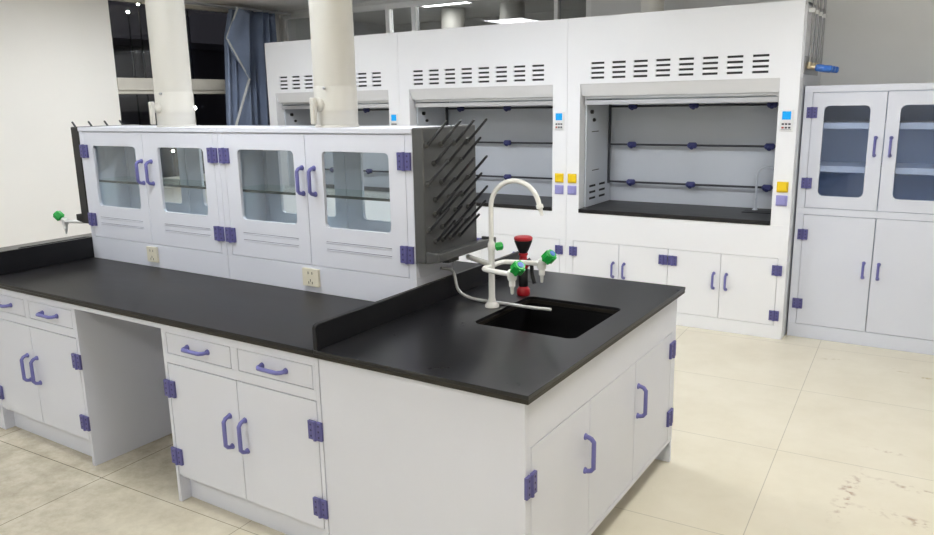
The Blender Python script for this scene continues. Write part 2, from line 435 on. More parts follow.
# ceiling lights
def ceiling_light(lx, ly, lab, mat, wd=.6, dp=.6):
    t = thing('ceiling_light', (lx, ly, CEIL), lab, 'light', 'ceiling light panels')
    m = MB(); m.holed(lx-wd/2, lx+wd/2, ly-dp/2, ly+dp/2, (lx-wd/2+.02, lx+wd/2-.02, ly-dp/2+.02, ly+dp/2-.02), .004, CEIL-.014, CEIL, 'xy', 1)
    m.build('frame', M['panelw'], t)
    boxobj('diffuser', M[mat], (lx-wd/2+.02, lx+wd/2-.02, ly-dp/2+.02, ly+dp/2-.02, CEIL-.008, CEIL-.001), t)
for lx, cw in ((-4.05, 'above the left end of the bench'), (-1.75, 'above the reagent cabinets'), (.6, 'above the open floor on the right')):
    for ly, rw in ((-2.4, 'front row'), (-.2, 'middle row'), (2.05, 'row nearest the hoods')):
        ceiling_light(lx, ly, f'square ceiling light panel {cw}, {rw}', 'lamp' if ly > 1 else ('lamp_warm' if lx > 0 else 'lamp_cool'))
ceiling_light(-3.74, 5.02, 'bright light panel seen through the high window glass above the hoods', 'lamp_dim', .62, .44)

# ------------------------------------------------------------------ curtain by the window
def curtain():
    t = thing('curtain', (-5.3, 4.0, .4), 'bunched blue-grey curtain with pale hem hanging beside the left window', 'curtain')
    def sheet(name, mat, pts_of, nu, nv, th=.004):
        m = MB(); m.sm = True
        G = [[m.v(pts_of(i/nu, k/nv)) for k in range(nv+1)] for i in range(nu+1)]
        for i in range(nu):
            for k in range(nv): m.f([G[i][k], G[i+1][k], G[i+1][k+1], G[i][k+1]])
        o = m.build(name, mat, t, auto=80)
        s = o.modifiers.new('solid', 'SOLIDIFY'); s.thickness = th; s.offset = 0
        return o
    ztop, zbot = 2.66, .45
    def edgeY(z): return 3.475 + .07*max(0, min(1, (z-1.5)/.75)) + .10*max(0, z-2.35)/.3
    def main(u, w):
        z = zbot + (ztop-zbot)*w
        y0 = edgeY(z); y1 = 4.24
        y = y0 + (y1-y0)*u
        sq = .72 + .28*math.sin(w*3)
        x = -5.36 + (.030+.045*min(1, u*3))*math.sin(u*2*PI*6.3 + .5*math.sin(w*2.3)) * sq + .028*math.sin(u*2*PI*2.7+1.1+w*.8) - .02*w
        return (x, y + .018*math.cos(u*2*PI*6.3), z)
    sheet('drape', M['curtain'], main, 150, 26)
    def hem(u, w):
        z = zbot + (1.97-zbot)*w
        ky = 3.475 + .225*max(0, (z-1.45))/.47
        return (-5.245 + .012*u, ky + .024*u, z)
    sheet('hem', M['hem'], hem, 2, 14, .006)
    # folded-over corner hanging out towards the window
    A, B, C_ = Vector((-5.24, 3.64, 2.66)), Vector((-5.20, 3.435, 2.355)), Vector((-5.23, 3.72, 1.96))
    D = Vector((-5.25, 3.83, 2.62))
    def flap(u, w):
        top = A.lerp(D, u); mid = B.lerp(D.lerp(C_, .5), u); low = B.lerp(C_, u)
        p = top.lerp(mid, w*2) if w < .5 else mid.lerp(low, w*2-1)
        return p + Vector((.02*math.sin(u*5+w*3), 0, 0))
    sheet('folded_corner', M['curtain'], flap, 16, 20)
    def strip(P, Q, wd):
        def fn(u, w):
            p = P.lerp(Q, w); return p + Vector((.012, 0, 0)) + Vector((0, wd*u, 0))
        return fn
    sheet('hem', M['hem'], strip(A+Vector((0,-.006,0)), B+Vector((0,-.006,0)), .022), 2, 8, .006)
    sheet('hem', M['hem'], strip(B+Vector((0,-.006,0)), C_+Vector((0,-.006,0)), .022), 2, 8, .006)
    m = MB(); m.tube([(-5.36, 2.5, 2.675), (-5.36, 4.5, 2.675)], .014, 10)
    for y in (2.6, 4.3): m.box(-5.6, -5.35, y-.012, y+.012, 2.668, 2.70)
    m.build('curtain_rail', M['alu'], t)
curtain()

# ------------------------------------------------------------------ island bench
FR = .022            # front plane of the base cabinets
# main worktop
t = thing('bench_worktop', (-2.02, .762, .79), 'long black epoxy worktop of the island bench between its two low black upstands', 'worktop')
m = MB(); m.box(-3.19, -.857, 0, 1.524, .836, .85); m.build('worktop_slab', M['epoxy'], t, .002)
m = MB(); m.box(-3.19, -.857, .001, 1.523, .821, .836); m.build('edge_core', M['edge_brown'], t, .002, label='brown-black lower edge layer')
for a_, b_ in ((.020, .042), (1.482, 1.504)):
    m = MB(); m.box(-3.19, -.857, a_, b_, .792, .821)
    m.build('apron_rail', M['pp'], t, .0015, label='pale grey rail under the black top')
tag(boxobj('back_board', M['pp'], (-2.387, -1.754, .74, .76, 0, .790), None, .0015), 'pale grey board closing the back of the knee space', 'panel')

def sink_station(Mx, side):
    lab = 'right end of the island' if side == 'r' else 'far left end of the island'
    hole = (-.548, -.112, .560, 1.040)
    xi = -.855 if side == 'r' else -.801
    x = (Mx @ Vector((-.43, .762, .82)))
    t = thing('sink_worktop', x, f'black epoxy sink top with low upstand at the {"right" if side=="r" else "left"} end of the island bench', 'worktop')
    m = MB(Mx); m.holed(-.857, 0, 0, 1.524, hole, .035, .836, .85, 'xy'); m.build('worktop_slab', M['epoxy2'], t, .0016)
    m = MB(Mx); m.holed(-.857, -.001, .001, 1.523, hole, .035, .821, .836, 'xy'); m.build('edge_core', M['edge_brown'], t, .0016, label='brown-black lower edge layer')
    m = MB(Mx)
    h = .946 if side == 'r' else .970
    pts = [(.0, .85), (1.524, .85), (1.524, h-.015), (1.519, h-.005), (1.509, h), (.015, h), (.005, h-.005), (.0, h-.015)]
    m.prism(pts, -.857, -.838); m.build('upstand', M['epoxy_edge'], t, .0025, label='low black upstand plate')
    # basin
    m = MB(Mx)
    a0, a1, b0, b1 = hole; o = .012
    m.holed(a0-.03, a1+.03, b0-.03, b1+.03, (a0-.003, a1+.003, b0-.003, b1+.003), .036, .808, .821, 'xy')
    W = [(a0-o, a0-.003, b0-o, b1+o), (a1+.003, a1+o, b0-o, b1+o), (a0-.003, a1+.003, b0-o, b0-.003), (a0-.003, a1+.003, b1+.003, b1+o)]
    for (p, q, r, s) in W: m.box(p, q, r, s, .53, .81)
    m.box(a0-o, a1+o, b0-o, b1+o, .515, .53)
    s = thing('sink', Mx @ Vector(((a0+a1)/2, (b0+b1)/2, .515)),
              'square black basin sunk into the worktop at the %s' % lab, 'sink')
    m.build('basin', M['sink'], s, .002)
    m = MB(Mx); m.lathe([(.045, .530), (.045, .536), (.03, .536), (.028, .532)], ((a0+a1)/2, (b0+b1)/2, 0)); m.build('drain', M['blackp'], s)
    # base cabinet, doors on the end face
    t = thing('sink_cabinet', Mx @ Vector((-.44, .76, 0)),
              ('pale grey end cabinet under the sink top, doors facing the open floor' if side == 'r' else
               'pale grey end cabinet under the far sink top, doors facing the window wall'), 'cabinet')
    X1 = -.022
    m = MB(Mx)
    m.box(xi, X1, FR, FR+.018, 0, .82)                      # blank front
    m.box(xi, X1, 1.462, 1.48, 0, .82)                      # blank rear
    m.box(xi, xi+.015, FR+.018, 1.462, .09, .82)            # inner side
    m.box(xi+.015, -.06, FR+.018, 1.462, .09, .11)             # bottom
    m.box(-.112, -.096, FR+.018, 1.462, 0, .12)             # toe kick
    fr = X1
    m.box(fr-.018, fr, FR+.018, 1.462, .658, .82)           # top rail
    m.box(fr-.018, fr, FR+.018, .058, .125, .658); m.box(fr-.018, fr, 1.418, 1.462, .125, .658)
    m.box(fr-.018, fr, FR+.018, 1.462, .11, .132)
    m.box(fr-.04, fr-.02, .51, .96, .13, .66)
    m.build('body', M['pp'], t, .0012)
    E = Mx @ face(X1, 0, PI/2)
    add_door(t, E, .061, .5055, .135, .655, M['pp'], handle=(.466, .467), hinges=[(.047, .54), (.047, .21)])
    boxobj('fixed_panel', M['pp'], (.5085, .9605, 0, .016, .135, .655), t, .0016, E)
    add_door(t, E, .9635, 1.415, .135, .655, M['pp'], handle=(.995, .478), hinges=[(1.424, .575), (1.424, .245)])
sink_station(Matrix.Identity(4), 'r')
sink_station(MIRROR, 'l')

def base_cabinet(x0, x1, label):
    t = thing('base_cabinet', ((x0+x1)/2, .38, 0), label, 'cabinet', 'drawer cabinets under the black worktop')
    Mx = face(0, FR)
    m = MB(Mx)
    D = .70
    m.box(x0, x0+.018, 0, D, 0, .792); m.box(x1-.018, x1, 0, D, 0, .792)
    m.box(x0+.018, x1-.018, D-.015, D, 0, .792)
    m.box(x0+.018, x1-.018, .016, D-.015, .115, .13)
    m.box(x0+.018, x1-.018, .052, .066, 0, .117)            # recessed plinth
    a, b = x0+.022, x1-.022; c = (a+b)/2
    m.box(x0+.018, x1-.018, 0, .016, .647, .688)            # rail between drawers and doors
    m.box(x0+.018, x1-.018, 0, .016, .780, .792)
    m.box(x0+.018, x0+.03, 0, .016, .688, .78); m.box(x1-.03, x1-.018, 0, .016, .688, .78); m.box(c-.02, c+.02, 0, .016, .688, .78)
    m.build('body', M['pp'], t, .001)
    for (p, q) in ((x0+.033, c-.023), (c+.023, x1-.033)):
        d = boxobj('drawer', M['pp'], (p, q, 0, .3, .691, .778), t, .0016, Mx)
        add_handle(d, Mx, (p+q)/2, .735, .125, False)
    add_door(t, Mx, a, c-.0018, .132, .643, M['pp'], handle=(c-.055, .420), hinges=[(a+.006, .532), (a+.006, .222)])
    add_door(t, Mx, c+.0018, b, .132, .643, M['pp'], handle=(c+.033, .420), hinges=[(b-.006, .532), (b-.006, .222)])
base_cabinet(-1.752, -.859, 'pale grey two-drawer two-door cabinet standing right of the knee space')
base_cabinet(-3.242, -2.388, 'pale grey two-drawer two-door cabinet standing left of the knee space')

# ------------------------------------------------------------------ reagent cabinets on the worktop
YF, YB = .6247, .8993
def reagent(x0, x1, d1, d2, panes, lab, sockx, hx):
    t = thing('reagent_cabinet', ((x0+x1)/2, (YF+YB)/2, .85), lab, 'cabinet')
    m = MB(); e = .017
    m.box(x0, x1, YF+.001, YB-.001, .85, .976)
    m.box(x0, x0+.02, YF+e, YB-e, .976, 1.573); m.box(x1-.02, x1, YF+e, YB-e, .976, 1.573)
    for (a, b) in ((x0, d1[0]-.0018), (d2[1]+.0018, x1)):
        m.box(a, b, YF, YF+e, .976, 1.573); m.box(a, b, YB-e, YB, .976, 1.573)
    m.build('body', M['pp'], t, .0015)
    boxobj('top_slab', M['pp'], (x0, x1, YF-.006, YB+.006, 1.573, 1.596), t, .003)
    boxobj('shelf', [M['shelftop']], (x0+.021, x1-.021, YF+.03, YB-.03, 1.293, 1.301), t)
    m = MB(); m.box(x0+.021, x1-.021, YF+.026, YF+.03, 1.2905, 1.3020); m.build('shelf_edge', M['shelfglass'], t, label='dark green glass shelf edge')
    F = face(0, YF); zz = (1.094, 1.060)
    sl = lambda p: (p[0], p[1], zz)
    add_door(t, F, d1[0], d1[1], .979, 1.570, M['pp'], pane=(*panes[0], 1.16, 1.495), rad=.022, glass=M['cabglass'], slots=sl(panes[0]),
             handle=(hx[0], 1.363), hl=.115, hinges=[(d1[0]+.001, 1.464), (d1[0]+.001, 1.078)])
    add_door(t, F, d2[0], d2[1], .979, 1.570, M['pp'], pane=(*panes[1], 1.16, 1.495), rad=.022, glass=M['cabglass'], slots=sl(panes[1]),
             handle=(hx[1], 1.363), hl=.115, hinges=[(d2[1]-.001, 1.464), (d2[1]-.001, 1.078)])
    Bk = face(0, YB, PI)
    for d, p, hh, hg in ((d1, panes[0], hx[0], d1[0]), (d2, panes[1], hx[1], d2[1])):
        add_door(t, Bk, -d[1], -d[0], .979, 1.570, M['pp'], pane=(-p[1], -p[0], 1.16, 1.495), rad=.022, glass=M['cabglass'],
                 slots=(-p[1], -p[0], zz), handle=(-hh, 1.363), hl=.115, hinges=[(-hg, 1.464), (-hg, 1.078)])
    # power socket on the plinth
    m = MB(); s0, s1 = sockx
    m.box(s0, s1, YF-.012, YF+.002, .880, .962)
    m.mi = 1
    c = (s0+s1)/2
    for dx, dz in ((-.012, .021), (.012, .021), (0, -.013), (-.011, -.024), (.011, -.024)):
        m.box(c+dx-.002, c+dx+.002, YF-.0128, YF-.0118, .921+dz-.006, .921+dz+.006)
    m.build('power_socket', [M['ivory'], M['dark']], t, .002, label='ivory power socket')
reagent(-3.19, -2.026, (-3.152, -2.6215), (-2.6185, -2.066), ((-3.075, -2.687), (-2.5, -2.141)),
        'glass-door reagent cabinet on the island worktop, left of the pair, nearer the window', (-2.665, -2.582), (-2.640, -2.559))
reagent(-2.024, -.859, (-1.984, -1.4535), (-1.4505, -.898), ((-1.894, -1.526), (-1.353, -.983)),
        'glass-door reagent cabinet on the island worktop, right of the pair, beside the peg rack', (-1.505, -1.407), (-1.476, -1.403))

# ------------------------------------------------------------------ drying racks on the cabinet ends
def rack(Mx, lab, flip=False):
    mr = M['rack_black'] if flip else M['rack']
    t = thing('drying_rack', Mx @ Vector((-.81, .81, 1.05)), lab, 'drying rack')
    m = MB(Mx)
    m.box(-.857, -.785 if flip else -.803, .62, 1.018, 1.047, 1.598)
    m.build('board', mr, t, .006)
    m = MB(Mx)
    # tray: sloped lip
    m.hexa([(-.803, .62, 1.047), (-.731, .62, 1.061), (-.731, 1.065, 1.061), (-.803, 1.065, 1.047), (-.803, .62, 1.066), (-.731, .62, 1.074), (-.731, 1.065, 1.074), (-.803, 1.065, 1.066)])
    m.box(-.743, -.731, .62, 1.065, 1.070, 1.096); m.box(-.803, -.743, .62, .632, 1.062, 1.096); m.box(-.803, -.743, 1.053, 1.065, 1.062, 1.096)
    m.box(-.803, -.743, .632, 1.053, 1.060, 1.084)
    m.box(-.795, -.76, .72, .80, 1.036, 1.056)
    m.build('drip_tray', mr, t, .003)
    rows = [(1.525, (.641, .741, .842, .941)), (1.451, (.689, .791, .890)), (1.371, (.642, .740, .840, .940)), (1.302, (.692, .793, .895)),
            (1.243, (.688, .740, .840, .940)), (1.183, (.643, .740, .840, .925)), (1.130, (.686, .740, .800, .870))]
    for z, ys in rows:
        for y in ys:
            if flip: y = 1.628-y
            m = MB(Mx); m.mi = 1
            m.lathe([(.0125, 0), (.012, .008), (.009, .014)], (-.803, y, z+.002), (1, 0, .4), 10); m.mi = 0
            m.tube([(-.803, y, z-.004), (-.795, y, z+.002), (-.70, y, z+.097), (-.697, y, z+.1)], [.0068, .0068, .0054, .002], 8)
            m.build('peg', [M['peg'], mr], t)
rack(Matrix.Identity(4), 'dark grey peg drying rack on the right cabinet end, above the sink with eyewash')
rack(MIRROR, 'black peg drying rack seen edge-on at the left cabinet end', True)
def bez(P, n=10):       # Catmull-Rom through P
    P = [Vector(p) for p in P]; Q = [2*P[0]-P[1]] + P + [2*P[-1]-P[-2]]; out = []
    for i in range(1, len(Q)-2):
        for k in range(n):
            u = k/n
            out.append(.5*((2*Q[i]) + (Q[i+1]-Q[i-1])*u + (2*Q[i-1]-5*Q[i]+4*Q[i+1]-Q[i+2])*u*u + (3*Q[i]-Q[i-1]-3*Q[i+1]+Q[i+2])*u**3))
    return out + [P[-1]]
HP = [(-.848, .79, .994), (-.828, .85, .970), (-.812, .862, .892), (-.765, .850, .868), (-.70, .845, .8585), (-.613, .850, .8575), (-.53, .845, .8585), (-.43, .826, .864), (-.336, .824, .868)]
for Mx, lab in ((Matrix.Identity(4), 'grey drain hose running from the rack past the faucet base into the basin'),
                (MIRROR, 'thin pale drain hose at the far left rack, by the green tap')):
    m = MB(Mx); m.tube(bez(HP), .0068, 10)
    o = m.build('drain_hose', M['hose']); tag(o, lab, 'hose')

# ------------------------------------------------------------------ lab faucets
def faucet(Mx, lab, turned=False):
    cx, cy = -.602, .805
    t = thing('lab_faucet', Mx @ Vector((cx, cy, .85)), lab, 'faucet')
    m = MB(Mx)
    m.lathe([(.030, .85), (.030, .858), (.025, .866), (.018, .872), (.0140, .89), (.0128, 1.09), (.0155, 1.095), (.0155, 1.12), (.0115, 1.13)], (cx, cy, 0))
    m.build('column', M['faucet'], t)
    r = .112; zc = 1.272
    dx, dy_ = (0, 1) if turned else (1, 0)
    pts = [(cx, cy, 1.125), (cx, cy, 1.18), (cx, cy, 1.23)] + [(cx+(r-r*math.cos(a))*dx, cy+(r-r*math.cos(a))*dy_, zc+r*math.sin(a)) for a in [PI*k/20*.93 for k in range(21)]]
    m = MB(Mx); m.tube(pts, .0100, 14)
    e = Vector(pts[-1]); d = (e-Vector(pts[-2])).normalized()
    m.lathe([(.0100, 0), (.0145, .003), (.0145, .016), (.009, .021), (.0065, .044), (.005, .047)], e, d, 16)
    m.build('gooseneck_spout', M['faucet'], t)
    def knob(p, d, s=1.):
        d = Vector(d).normalized(); m = MB(Mx); p = Vector(p)
        m.lathe([(.012*s, 0), (.021*s, .006*s), (.024*s, .012*s), (.024*s, .044*s), (.020*s, .052*s)], p, d, 20)
        h = Vector((0,0,1)); a = h.cross(d).normalized(); b = d.cross(a)
        for k in range(6):
            an = 2*PI*k/6
            q = p + (a*math.cos(an)+b*math.sin(an))*.021*s
            m.tube([q+d*.008*s, q+d*.046*s], .0068*s, 8)
        m.mi = 1
        m.lathe([(.013*s, .052*s), (.012*s, .055*s)], p, d, 16)
        return m.build('tap_knob', [M['green'], M['bluecap']], t, label='green tap knob with a blue cap')
    def outlet(p, kd):
        x, y, z = p
        m = MB(Mx)
        m.lathe([(.017, -.02), (.019, -.012), (.019, .016), (.014, .022)], p, seg=16)
        m.lathe([(.005, -.078), (.0065, -.074), (.0085, -.050), (.0130, -.044), (.0130, -.022), (.012, -.018)], p, seg=16)
        d = Vector(kd).normalized()
        m.tube([Vector(p), Vector(p)+d*.026], .0125, 12)
        m.build('outlet_nozzle', M['faucet'], t)
        knob(Vector(p)+d*.024, kd)
    # two side arms that leave the column sideways and turn forward
    for sgn, dy, xt, yt in ((-1, .070, -.450, .708), (1, .10, -.438, .942)):
        ye = cy + sgn*dy
        P = [(cx, cy+sgn*.012, 1.025), (cx-.004, cy+sgn*dy*.55, 1.025), (cx+.004, cy+sgn*dy*.92, 1.025), (cx+.035, ye+sgn*.006, 1.025), (cx+.09, (ye+yt)/2+sgn*.006, 1.025), (xt-.01, yt, 1.025)]
        m = MB(Mx); m.tube(bez(P, 6), .0108, 12); m.build('side_arm', M['faucet'], t)
        outlet((xt, yt, 1.022), (.62, -.28 if sgn < 0 else -.1, .62))
    m = MB(Mx); m.tube([(cx, cy, 1.030), (cx-.05, cy+.024, 1.031), (cx-.164, cy+.078, 1.034)], [.012, .0118, .0105], 12)
    m.lathe([(.0105, 0), (.0118, .004), (.010, .007)], (cx-.164, cy+.078, 1.034), (-.9, .43, 0), 12)
    m.build('side_arm', M['faucet'], t)
    m = MB(Mx); m.tube([(cx, cy, 1.105), (cx+.014, cy+.014, 1.105)], .010, 10); m.build('valve_stem', M['faucet'], t)
    knob((cx+.010, cy+.010, 1.105), (.7, .5, .12), .66)
faucet(Matrix.Identity(4), 'white gooseneck lab faucet with green knobs standing beside the open black basin')
faucet(MIRROR, 'far lab faucet whose green knob shows past the left rack by the white wall', True)

# eyewash
ex, ey = -.582, 1.045
t = thing('eyewash', (ex, ey, .85), 'red and black emergency eyewash standing behind the faucet', 'eyewash')
m = MB(); m.lathe([(.028, .85), (.030, .857), (.029, .876), (.023, .884), (.020, .89)], (ex, ey, 0)); m.build('base', M['red'], t)
m = MB(); m.lathe([(.019, .888), (.0215, .895), (.0215, .965), (.017, .975)], (ex, ey, 0)); m.build('grip', M['blackp'], t)
m = MB(); m.lathe([(.021, .973), (.025, .98), (.025, 1.0), (.018, 1.008), (.016, 1.026), (.021, 1.032), (.020, 1.040)], (ex, ey, 0))
m.tube([(ex-.028, ey, .995), (ex+.036, ey, .995)], .0115, 10); m.build('neck', M['red'], t)
m = MB(); m.lathe([(.015, 1.038), (.022, 1.050), (.033, 1.076), (.039, 1.092), (.039, 1.098), (.028, 1.098)], (ex, ey, 0), seg=28); m.build('cup', M['blackp'], t)
m = MB(); m.lathe([(.038, 1.0975), (.041, 1.101), (.041, 1.109), (.035, 1.114), (.01, 1.116)], (ex, ey, 0), seg=28); m.build('dust_cover', M['red'], t)
m = MB(); m.tube(bez([(ex+.024, ey, 1.016), (ex+.040, ey, .992), (ex+.044, ey, .95), (ex+.058, ey-.005, .908)], 6), .009, 10)
m.build('squeeze_lever', M['blackp'], t)

# ------------------------------------------------------------------ exhaust pipes on the reagent cabinets
def pipe(cx, lab):
    cy = .762
    t = thing('exhaust_pipe', (cx, cy, 1.596), lab, 'pipe', 'exhaust pipes above the reagent cabinets')
    m = MB(); m.lathe([(.094, 1.75), (.094, CEIL)], (cx, cy, 0), seg=40); m.build('duct', M['pipe'], t)
    m = MB(); m.lathe([(.099, 1.596), (.099, 1.602), (.0955, 1.606), (.0955, 1.664), (.0965, 1.668), (.0955, 1.672), (.0955, 1.770), (.094, 1.773)], (cx, cy, 0), seg=40)
    m.build('damper_sleeve', M['pipe'], t)
    d = Vector((-.12, -.99, 0)).normalized(); p = Vector((cx, cy, 1.695)) + d*.094
    m = MB(); m.lathe([(.030, -.01), (.030, .010), (.022, .018), (.015, .02), (.014, .034)], p, d, 20)
    q = p + d*.036; s_ = Vector((-d.y, d.x, 0))
    b = [q+s_*a+d*c+Vector((0,0,z)) for z in (-.085, .030) for a, c in ((-.013,-.010),(.013,-.010),(.013,.010),(-.013,.010))]
    m.hexa(b); m.build('damper_handle', M['pipe'], t, .004)
    m = MB(); e = p + Vector((0,0,.066)) - d*.0 ; m.lathe([(.006, -.002), (.006, .012), (.003, .014)], Vector((cx, cy, 1.765)) + Vector((.25,-.97,0))*.0955, (.25,-.97,0), 10)
    m.build('screw', M['steel'], t)
pipe(-2.505, 'cream exhaust pipe standing before the dark window, on the left reagent cabinet')
pipe(-1.377, 'cream exhaust pipe standing before the fume hoods, on the right reagent cabinet')

# ------------------------------------------------------------------ fume hoods
HY = 3.69
def hood(x0, x1, lab, tap=False):
    t = thing('fume_hood', ((x0+x1)/2, 4.12, 0), lab, 'fume hood')
    F = face(0, HY); W = M['hood']
    xi0, xi1 = x0+.106, x1-.124
    dl, dr = x0+.063, x1-.057; q = (dr-dl)/4
    ed = [dl+q*k for k in range(5)]
    # base
    m = MB()
    m.box(x0, x1, HY+.016, 4.55, 0, .815)
    m.box(x0, x1, HY, HY+.016, 0, .098); m.box(x0, x1, HY, HY+.016, .585, .815)
    m.box(x0, dl-.0018, HY, HY+.016, .098, .585); m.box(dr+.0018, x1, HY, HY+.016, .098, .585)
    m.build('base_body', W, t, .0014)
    for k in range(4):
        a, b = ed[k]+.0015, ed[k+1]-.0015
        if k % 2 == 0: hg, hd = (ed[k]+.002 if k == 0 else ed[k]+.036), ed[k+1]-.045
        else: hg, hd = (ed[k+1]-.036 if k == 1 else ed[k+1]-.002), ed[k]+.045
        add_door(t, F, a, b, .1005, .5825, W, handle=(hd, .378), hl=.112, hinges=[(hg, .50), (hg, .172)])
    boxobj('work_surface', M['epoxy'], (xi0, xi1, HY-.006, 4.31, .815, .846), t, .003, label='black work surface')
    # upper body
    m = MB()
    m.box(x0, xi0, HY+.017, HY+.10, .815, 1.815); m.box(xi1, x1, HY+.017, HY+.10, .815, 1.815)
    m.box(x0, x0+.018, HY+.10, 4.55, .815, 2.303); m.box(x1-.018, x1, HY+.10, 4.55, .815, 2.303)
    m.box(x0+.018, x1-.018, 4.535, 4.55, .815, 2.303); m.box(x0, x1, HY+.017, 4.55, 2.285, 2.303)
    m.build('upper_body', W, t, .0018)
    holes = []; gx = [x1-1.490+.1685*k for k in range(8)]
    for g0 in gx:
        for k in range(4): holes.append((g0, g0+.108, 1.957-.036*k, 1.973-.036*k))
    m = MB(); m.grid(x0, x1, .815, 2.303, holes+[(xi0, xi1, .815, 1.815)], HY, HY+.017); m.build('front_panel', W, t)
    for g0 in gx: boxobj('vent_shade_plate', M['slot_shade'], (g0-.01, g0+.118, HY+.018, HY+.03, 1.84, 1.985), t, 0, None, 'dark backing plate giving the shade inside the vent slots')  # plate coloured dark to stand in for the shade behind the slots
    m = MB(); m.prism([(HY+.002, 1.815), (HY+.040, 1.722), (HY+.055, 1.722), (HY+.055, 1.815)], xi0, xi1); m.build('sloped_trim', M['hoodtrim'], t, .002)
    s = MB(); s.box(xi0+.012, xi1-.012, HY+.062, HY+.085, 1.655, 1.690); s.box(xi0+.012, xi1-.012, HY+.068, HY+.085, 1.70, 1.735)
    s.box(xi0+.012, xi0+.03, HY+.064, HY+.085, 1.69, 1.80); s.box(xi1-.03, xi1-.012, HY+.064, HY+.085, 1.69, 1.80)
    sash = s.build('sash', M['alu'], t, .002, label='aluminium sash rail')
    boxobj('sash_pane', M['cabglass'], (xi0+.03, xi1-.03, HY+.073, HY+.078, 1.69, 2.25), sash)
    # chamber
    m = MB()
    m.box(xi0+.002, xi0+.016, HY+.10, 4.30, .846, 2.27); m.box(xi1-.016, xi1-.002, HY+.10, 4.30, .846, 2.27)
    m.box(xi0+.002, xi1-.002, HY+.10, 4.30, 2.27, 2.28)
    m.build('liner', M['liner'], t, .001)
    m = MB(); m.box(xi0+.016, xi1-.016, 4.30, 4.312, .846, 2.27); m.build('back_baffle', M['liner'], t)
    m = MB()
    for a in range(2):
        for k in range(3):
            y = HY+.17+a*.20; m.box(xi0+.0155, xi0+.0175, y, y+.12, .90+k*.05, .917+k*.05)
    for y, z in ((HY+.20, 1.44), (HY+.22, 1.13)): m.box(xi0+.0155, xi0+.0175, y, y+.14, z, z+.006)
    m.build('side_slots', M['dark'], t, label='dark slots in the side liner')
    m = MB(); m.lathe([(.016, 0), (.016, .02), (.012, .022)], (xi0+.016, HY+.18, 1.60), (1,0,0), 14)
    m.lathe([(.014, 0), (.014, .012), (.009, .02)], (xi0+.016, HY+.23, 1.535), (1,0,0), 14); m.build('gas_outlet', M['blackp'], t)
    m = MB(); m.box(xi0+.0165, xi0+.030, 4.235, 4.262, 1.0, 1.66); m.build('rod_bracket', M['rod'], t)
    for z in (1.635, 1.325, 1.014):
        m = MB(); m.tube([(xi0+.02, 4.25, z), (xi1-.017, 4.25, z)], .0085, 10); rod = m.build('support_rod', M['rod'], t)
        for dx in (-1.357, -.856, -.272):
            m = MB(); m.tube([(x1+dx-.038, 4.25, z), (x1+dx-.026, 4.25, z), (x1+dx+.026, 4.25, z), (x1+dx+.038, 4.25, z)], [.012, .024, .024, .012], 14)
            m.tube([(x1+dx, 4.25, z), (x1+dx, 4.225, z-.02)], [.02, .016], 12)
            m.build('clamp_knob', M['knob'], rod, label='dark blue clamp knob')
    # control panel
    px0, px1 = x1-.108, x1-.022
    cp = boxobj('control_panel', M['panelw'], (px0, px1, HY-.008, HY+.001, 1.462, 1.605), t, .003)
    boxobj('screen', M['screen'], (px0+.014, px1-.016, HY-.010, HY-.007, 1.540, 1.594), cp, 0, None, 'glowing cyan screen')
    for r in range(2):
        for c in range(3):
            bx = px0+.014+c*.021; bz = 1.516-r*.024
            boxobj('button', M['button_red'] if (r == 1 and c == 0) else M['button'], (bx, bx+.015, HY-.0105, HY-.007, bz-.012, bz), cp)
    boxobj('label_line', M['button'], (px0+.01, px1-.01, HY-.0092, HY-.0078, 1.471, 1.474), cp)
    for ox in (x1-.098, x0+.012):
        for (z0, z1, mm, nm) in ((1.050, 1.122, M['yellow'], 'yellow socket cover'), (.956, 1.028, M['lilac'], 'lilac socket cover')):
            m = MB(); m.box(ox, ox+.074, HY-.010, HY+.001, z0, z1); m.box(ox+.008, ox+.066, HY-.016, HY-.009, z0+.008, z1-.006)
            m.build('socket_cover', mm, t, .003, label=nm)
    if tap:
        r = .075; X, Y = x1-.34, 4.20
        pts = [(X, Y, .846), (X, Y, .95), (X, Y, 1.07)] + [(X+r-r*math.cos(a), Y, 1.10+r*math.sin(a)) for a in [PI*k/14 for k in range(15)]] + [(X+2*r, Y, 1.07)]
        m = MB(); m.tube(pts, .009, 10); m.lathe([(.02, .846), (.02, .852), (.012, .86)], (X, Y, 0), seg=14); m.build('hood_tap', M['liner'], t)
        m = MB(); m.lathe([(.012, 0), (.022, .006), (.022, .035), (.014, .04)], (xi1-.02, 4.10, .925), (-1, -.1, .2), 14); m.build('tap_valve', M['green'], t, label='dark green tap valve')
        m = MB(); m.box(X-.06, X+.17, 4.03, 4.16, .846, .850); m.build('cup_sink', M['sink'], t, .002, label='black cup sink in the hood')
hood(-1.622, .062, 'white fume hood, rightmost of the three, beside the tall glass cabinet', True)
hood(-3.268, -1.624, 'white fume hood in the middle of the three, behind the gooseneck faucet')
hood(-4.935, -3.27, 'white fume hood, leftmost of the three, beside the blue curtain')

# duct on the right hood
m = MB(); m.lathe([(.105, 2.303), (.105, 2.325), (.088, 2.33), (.088, CEIL)], (-1.105, 4.1, 0), seg=32)
tag(m.build('exhaust_duct', M['pipe']), 'round vertical duct rising from the top of the right fume hood', 'duct')

